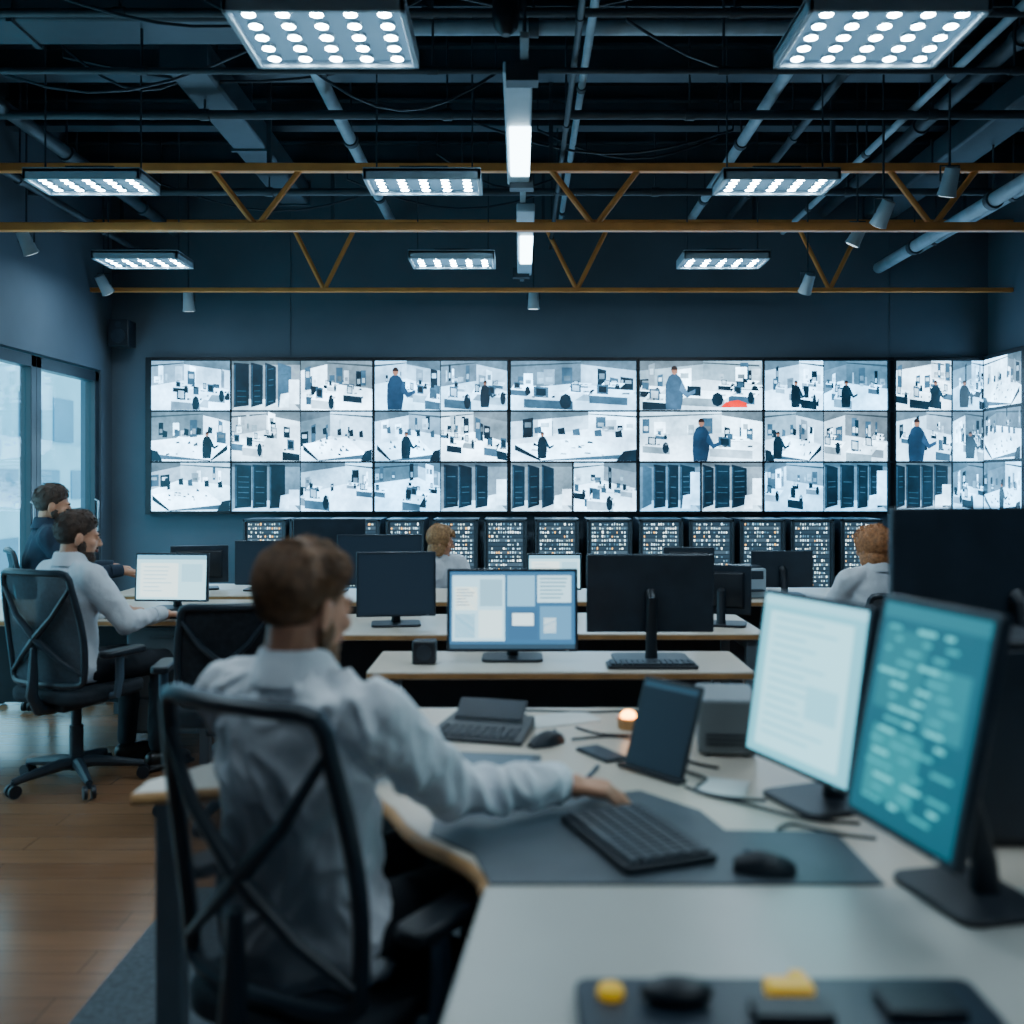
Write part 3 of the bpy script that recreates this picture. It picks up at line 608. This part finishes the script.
# ---------------------------------------------------------------- chairs
def chair(x,y,th,topz=1.04,arms=True,hw=.21,seatz=.47,name='office_chair',mesh='mesh2'):
    r=root(name,(x,y,0),-th)
    q=MB()
    for i in range(5):
        a=R(90+72*i+20); c,s=math.cos(a),math.sin(a)
        q.tube([(0,0,.10),(.08*c,.08*s,.105),(.2*c,.2*s,.09),(.30*c,.30*s,.075)],[.03,.028,.022,.016],10); q.cyl((.30*c,.30*s,.08),(.30*c,.30*s,.05),.009,8)
    q.cyl((0,0,.07),(0,0,.14),.035); q.out('star_base',r,'frame')
    q=MB()
    for i in range(5):
        a=R(90+72*i+20); c,s=math.cos(a),math.sin(a); p=Vector((.30*c,.30*s,.035)); t=Vector((-s,c,0))
        for o in (-.018,.018): q.cyl(p+t*(o-.008),p+t*(o+.008),.03,14)
    q.out('casters',r,'black')
    q=MB(); q.cyl((0,0,.12),(0,0,seatz-.08),.024); q.cyl((0,0,.12),(0,0,.28),.032); q.out('gas_column',r,'frame')
    q=MB(); q.box((0,-.03,seatz-.07),(.18,.26,.05)); q.tube([(0,-.12,seatz-.08),(0,-.22,seatz-.07),(0,-.258,seatz+.0),(0,-.252,seatz+.10),(0,-.25,seatz+.22)],[.03,.032,.028,.022,.014],10); q.out('mechanism',r,'frame',bevel=.01)
    q=MB(); q.prism(rrect(.47,.46,.1,6,0,.02),seatz-.05,seatz+.015); q.out('seat',r,'fabric',bevel=.022,seg=4)
    z0=seatz+.04; Ls=topz-z0
    def bp(u,s):
        w=hw*(.95+.10*math.sin(math.pi*min(1,s*1.1)) -.05*s)
        return Vector((u*w,-.20-.075*s+.035*(u*u)+.03*math.sin(math.pi*s*.9)*(1-s),z0+Ls*s))
    path=[]
    for i in range(11): path.append(bp(-1,.04+.90*i/10))
    for u in (-.94,-.8,-.5,0,.5,.8,.94): path.append(bp(u,1.0 if abs(u)<.9 else .985))
    for i in range(11): path.append(bp(1,.94-.90*i/10))
    for u in (.94,.8,.5,0,-.5,-.8,-.94): path.append(bp(u,0 if abs(u)<.9 else .012))
    path.append(path[0]); 
    q=MB(); q.tube(path,.0165,8); q.out('back_frame',r,'frame')
    vs=[];fs=[];nu,nv=12,16
    for j in range(nv+1):
        for i in range(nu+1): vs.append(bp(-1+2*i/nu,j/nv))
    for j in range(nv):
        for i in range(nu): a=j*(nu+1)+i; fs.append((a,a+1,a+nu+2,a+nu+1))
    q=MB(); q.add(vs,fs); q.out('back_mesh',r,mesh,ang=180)
    q=MB(); off=Vector((0,-.022,0))
    q.tube([bp(-.97,.86)+off*.3,bp(-.5,.62)+off,bp(0,.42)+off*1.3,bp(.5,.24)+off,bp(.97,.10)+off*.3],[.010,.013,.018,.013,.010],8)
    q.tube([bp(.97,.86)+off*.3,bp(.5,.62)+off,bp(0,.42)+off*1.3,bp(-.5,.24)+off,bp(-.97,.10)+off*.3],[.010,.013,.018,.013,.010],8)
    q.out('back_support',r,'frame')
    if arms:
        q=MB(); 
        for s in (-1,1): q.tube([(s*.2,-.02,seatz-.03),(s*.27,-.02,seatz-.02),(s*.285,-.02,seatz+.06),(s*.285,-.02,seatz+.17)],[.018,.018,.02,.02],10)
        q.out('arm_posts',r,'bluegrey')
        q=MB()
        for s in (-1,1): q.prism(rrect(.075,.25,.03,5,s*.285,.0),seatz+.165,seatz+.195)
        q.out('arm_pads',r,'black',bevel=.008)
    return r
# ---------------------------------------------------------------- people
def hand(parent,W,D,side,curl=.35,vox=.003,skin='skin',name='hand'):
    D=Vector(D).normalized(); up=Vector((0,0,1)); X=D.cross(up).normalized(); Z=X.cross(D).normalized()
    T=Matrix((( X.x,D.x,Z.x,W[0]),(X.y,D.y,Z.y,W[1]),(X.z,D.z,Z.z,W[2]),(0,0,0,1)))
    q=MB(T); sx=-1 if side=='R' else 1
    q.cap((0,-.035,0),(0,.02,0),.024,.026)
    kn=[]
    for i,(o,l) in enumerate(((.031,.086),(.0105,.090),(-.0105,.086),(-.030,.078))):
        k1=Vector((sx*o,l,.004-abs(i-1.3)*.003)); q.cap((sx*o*.55,.015,0),k1,.0155,.0130,10); kn.append(k1)
    for i,(k1,ls) in enumerate(zip(kn,((.040,.025,.02),(.044,.028,.021),(.041,.026,.02),(.032,.02,.018)))):
        a=-.15; p=k1; sp=sx*(.16,.04,-.09,-.24)[i]; rr=(.0098,.0098,.0092,.0085)[i]
        for jn,l in enumerate(ls):
            a2=a-curl*(1,.9,.6)[jn]*(1+.12*i); a=a2
            d=Vector((math.sin(sp)*math.cos(a),math.cos(sp)*math.cos(a),math.sin(a))); n2=p+d*l
            q.cap(p,n2,rr,rr*.9,10); p=n2; rr*=.9
    t0=Vector((sx*.022,.02,-.006)); t1=t0+Vector((sx*.028,.03,-.012)); t2=t1+Vector((sx*.016,.03,-.008)); t3=t2+Vector((sx*.002,.024,-.006))
    q.cap(t0,t1,.016,.0125,10); q.cap(t1,t2,.0122,.0105,10); q.cap(t2,t3,.0105,.0088,10)
    return q.flesh(name,parent,skin,vox,3)
def head(parent,T,hairm,style='short',beard=False,near=False):
    vox=.004 if near else .006
    q=MB(T)
    q.ell((0,-.012,.035),(.075,.095,.083),n=24,m=16); q.ell((0,.022,-.02),(.064,.072,.088),n=24,m=16); q.ell((0,.03,-.068),(.052,.056,.042)); q.ell((0,.074,-.098),(.022,.018,.016))
    q.ell((0,.080,.022),(.05,.015,.011)); q.cap((0,.090,.012),(0,.108,-.024),.007,.012,10); q.ell((-.012,.1,-.028),(.009,.01,.007),n=10,m=8); q.ell((.012,.1,-.028),(.009,.01,.007),n=10,m=8)
    for s in (-1,1):
        q.ell((s*.045,.062,-.022),(.022,.02,.02)); Re=Matrix.Rotation(s*R(24),3,'Z')@Matrix.Rotation(R(-10),3,'X'); q.ell((s*.080,-.008,-.008),(.009,.021,.033),Re,n=12,m=10)
        q.ell((s*.030,.083,.004),(.016,.009,.010),n=12,m=8)
    q.cap((0,-.02,-.05),(0,-.024,-.105),.055,.050)
    q.flesh('head',parent,'skin',vox,3)
    q=MB(T)
    for s in (-1,1): q.ell((s*.030,.0865,.003),(.009,.0055,.0045),n=12,m=8)
    q.out('eyes',parent,'eye')
    q=MB(T)
    for s in (-1,1): q.ell((s*.030,.0905,.003),(.0045,.003,.0045),n=10,m=6); q.tube([(s*.046,.084,.018),(s*.03,.094,.024),(s*.014,.094,.02)],.0035,6)
    q.out('irises_and_brows',parent,'iris')
    q=MB(T); q.ell((0,.0935,-.053),(.022,.008,.004),n=14,m=8); q.ell((0,.093,-.060),(.019,.008,.005),n=14,m=8); q.out('lips',parent,'lip')
    c0=Vector((0,-.012,.035)); rin=(.068,.086,.076)
    ex={'short':.010,'long':.026}[style]; fade=.07 if style=='short' else .02
    def thr(p):
        if style=='long': return -.14 if p.y<.035 else .05
        if p.y<-.04: return -.062
        return -.004+.75*(p.y+.01) if p.y>-.01 else -.062+(p.y+.04)/.03*.058
    def ff(p): return min(1,max(0,(p.z-thr(p))/fade+.15)) if p.z>thr(p) else 0
    def hr(d,f):
        e=(ex+.003*noise.noise(d*4+Vector((3,1,7)))+.0015*noise.noise(d*14))*((1+1.0*max(0,d.z)+.9*max(0,d.z)*max(0,d.y)) if style=='short' else 1)
        return c0+Vector([d[z]*(rin[z]+.007*(f>0)+e*f) for z in range(3)])
    n,m=44,34; rr=[]
    for i in range(m+1):
        t=R(2)+(math.pi-R(4))*i/m; ring=[]
        for k3 in range(n):
            a=2*math.pi*k3/n; d=Vector((math.sin(t)*math.cos(a),math.sin(t)*math.sin(a),-math.cos(t)))
            base=c0+Vector([d[z]*rin[z] for z in range(3)]); ring.append(hr(d,ff(base)))
        rr.append(ring)
    q=MB(T); q.rings(rr)
    if style=='long':
        q.ell((0,-.045,-.06),(.083,.055,.08),n=24,m=16); q.ell((.066,-.005,-.05),(.024,.045,.07)); q.ell((-.066,-.005,-.05),(.024,.045,.07))
    cnt=4200 if near else 600; rg=random.Random(3)
    k=0
    while k<cnt:
        d=Vector((rg.gauss(0,1),rg.gauss(0,1),rg.gauss(0,1))).normalized()
        b0=c0+Vector([d[z]*rin[z] for z in range(3)])
        if b0.z<thr(b0)+.006: continue
        k+=1
        f=ff(b0); b3=hr(d,f)-d*.003
        up=max(0,d.z)
        if style=='short':
            w1=Vector((d.x*.2+.25*noise.noise(d*2),-.5*(1-up)+.6*up*(1 if d.y>-.2 else -1),-.9*(1-up)))
        else: w1=Vector((d.x*.2,-.2,-1.3))
        w1=w1+Vector((rg.uniform(-.16,.16),rg.uniform(-.16,.16),rg.uniform(-.1,.1)))
        w1=w1-d*w1.dot(d); dd=(w1.normalized()*.95+d*(.06+.22*up)).normalized(); l=rg.uniform(.016,.026)*(.3+.7*f)*(1+.25*up)*(1.4 if style=='long' else 1)
        q.tube([b3-d*.002,b3+dd*l*.5+d*.0012,b3+dd*l],[.0024,.0018,.0004],4)
    q.out('hair',parent,hairm,ang=60)
    if beard:
        q=MB(T); q.ell((0,.030,-.074),(.0535,.058,.042),n=20,m=14); q.ell((0,.075,-.098),(.024,.021,.020)); 
        for s in (-1,1): q.ell((s*.056,.016,-.042),(.0125,.022,.034))
        q.ell((0,.093,-.043),(.022,.009,.004),n=12,m=8)
        q.flesh('beard',parent,hairm,.0045,1,.002,(60,60,60))
def person(name,x,y,th,s=1.,shirt='shirt',hairm='hairdark',style='short',beard=False,near=False,J=None,hy=0.,hp=.12):
    j=dict(hip=(0,-.05),sh=(0,-.03),shw=.18,shz=1.0,hc=(0,.0,1.185),Re=(.25,.10,.78),Rw=(.17,.34,.79),Le=(-.25,.10,.78),Lw=(-.17,.34,.79),Rd=(-.1,1,-.12),Ld=(.1,1,-.12))
    if J: j.update(J)
    r=root(name,(x,y,0),-th); r.scale=(s,s,s)
    hx,hyy=j['hip']; sx,sy=j['sh']; w=j['shw']; z=j['shz']
    vox=.007 if near else .014
    q=MB()
    def L(t,dz): return (hx+(sx-hx)*t,hyy+(sy-hyy)*t-.012*math.sin(math.pi*t),dz)
    q.sweep([(L(0,.50),.165,.125),(L(.1,.56),.176,.134),(L(.3,.67),.160,.120),(L(.5,.77),.160,.118),(L(.75,.88),.175,.12),(L(.95,.96),.172,.112),(L(1.0,1.01),.145,.095),(L(1,1.05),.10,.078),(L(1,1.085),.066,.066)])
    RS=Vector((sx+w,sy,z)); LS=Vector((sx-w,sy,z))
    for S,E,W in ((RS,j['Re'],j['Rw']),(LS,j['Le'],j['Lw'])):
        E=Vector(E); W=Vector(W); q.cap((sx+(S.x-sx)*.45,S.y,z+.012),S,.072,.070); q.cap(S,E,.072,.058); q.cap(E,W,.057,.040)
    q.flesh('shirt',r,shirt,vox,6,.011 if near else .005,(13,13,7))
    q=MB(); nx,ny=sx+(j['hc'][0]-sx)*.4,sy+(j['hc'][1]-sy)*.2-.008
    cr=[]
    for rad,zz in ((.066,1.05),(.065,1.120),(.071,1.114),(.090,1.055)):
        cr.append([Vector((nx+rad*math.cos(a),ny+rad*math.sin(a)*1.02,zz-.022*max(0,math.sin(a)))) for a in [2*math.pi*k3/22 for k3 in range(22)]])
    q.rings(cr,cap=False); q.out('collar',r,shirt)
    q=MB()
    for E,W in ((j['Re'],j['Rw']),(j['Le'],j['Lw'])):
        E=Vector(E);W=Vector(W);d=(W-E).normalized(); q.tube([W-d*.05,W-d*.045,W+d*.028,W+d*.03,W+d*.022],[.038,.0430,.038,.033,.028],16)
    q.out('cuffs',r,shirt)
    q=MB(); q.ell((hx,hyy,.56),(.17,.125,.09)); 
    for s2 in (-1,1):
        q.cap((hx+s2*.085,hyy+.0,.56),(hx+s2*.125,hyy+.43,.545),.086,.062); q.cap((hx+s2*.125,hyy+.43,.54),(hx+s2*.13,hyy+.40,.12),.062,.045)
    q.flesh('trousers',r,'pants',.012,5,.004)
    q=MB()
    for s2 in (-1,1):
        q.cap((hx+s2*.13,hyy+.375,.056),(hx+s2*.145,hyy+.55,.040),.042,.034); q.box((hx+s2*.137,hyy+.46,.014),(.085,.27,.02))
    q.flesh('shoes',r,'shoe',.008,3)
    hv=.003 if near else .0045
    hand(r,Vector(j['Rw'])+Vector(j['Rd']).normalized()*.03,j['Rd'],'R',j.get('curl',.3),hv,name='hand_right'); hand(r,Vector(j['Lw'])+Vector(j['Ld']).normalized()*.03,j['Ld'],'L',.3,hv,name='hand_left')
    T=Matrix.Translation(j['hc'])@Matrix.Rotation(hy,4,'Z')@Matrix.Rotation(-hp,4,'X')
    head(r,T,hairm,style,beard,near)
    q=MB(); q.cap((nx,ny+.006,1.085),(j['hc'][0],j['hc'][1]-.022,j['hc'][2]-.07),.048,.052); q.flesh('neck',r,'skin',.008,2)
    return r
th=R(32)
chair(-.375,1.995,th,1.055,hw=.222,mesh='mesh')
person('man_seated',-.36,2.0,th,1.,'shirt','hair',beard=True,near=True,hy=R(-8),hp=.15,J=dict(hip=(-.03,-.045),sh=(-.067,-.05),shw=.185,hc=(-.072,-.025,1.192),
  Re=(.178,.145,.81),Rw=(.292,.345,.800),Rd=(.76,.65,-.13),Le=(-.30,.13,.80),Lw=(-.16,.35,.79),Ld=(.4,1,-.1)))
chair(-2.12,4.78,R(22),1.03,hw=.22)
person('man_seated',-2.13,4.80,R(35),.99,'shirt2','hairdark',beard=True,hy=R(-22),J=dict(hip=(0,-.04),sh=(-.02,-.02),hc=(-.02,.02,1.185)))
chair(-3.06,6.55,R(60),1.0,hw=.19)
person('man_seated',-3.06,6.55,R(60),1.08,'navy','hairdark',beard=True,hy=R(-5))
chair(-.58,7.0,R(150),.9,hw=.19)
person('woman_seated',-.55,6.98,R(150),.86,'shirt2','hairblond',style='long',hy=R(70),hp=.2)
chair(1.92,5.45,R(-15),.85,hw=.19)
person('woman_seated',1.92,5.45,R(-15),.91,'shirt2','hairginger',style='long',hy=R(10))
chair(-1.25,4.35,R(-8),.93,hw=.19,mesh='fabric')
# ---------------------------------------------------------------- world + camera
w=bpy.data.worlds.new('world'); bpy.context.scene.world=w; w.use_nodes=True; nt=w.node_tree; bg=nt.nodes['Background']
tc=nt.nodes.new('ShaderNodeTexCoord'); sp_=nt.nodes.new('ShaderNodeSeparateXYZ'); cr=nt.nodes.new('ShaderNodeValToRGB')
cr.color_ramp.elements[0].color=(.26,.58,.74,1); cr.color_ramp.elements[1].color=(.45,.84,1,1); cr.color_ramp.elements[1].position=.5
nt.links.new(tc.outputs['Generated'],sp_.inputs[0]); nt.links.new(sp_.outputs['Z'],cr.inputs[0]); nt.links.new(cr.outputs[0],bg.inputs[0]); bg.inputs[1].default_value=4.6
cam=bpy.data.cameras.new('camera'); co=bpy.data.objects.new('camera',cam); COL.objects.link(co)
co.location=(0,0,H); co.rotation_euler=(R(90),0,0); cam.lens=35.156; cam.sensor_width=36; cam.shift_x=-8/1024; cam.shift_y=-32/1024
cam.dof.use_dof=True; cam.dof.focus_distance=7.5; cam.dof.aperture_fstop=1.8; cam.clip_start=.05
bpy.context.scene.camera=co
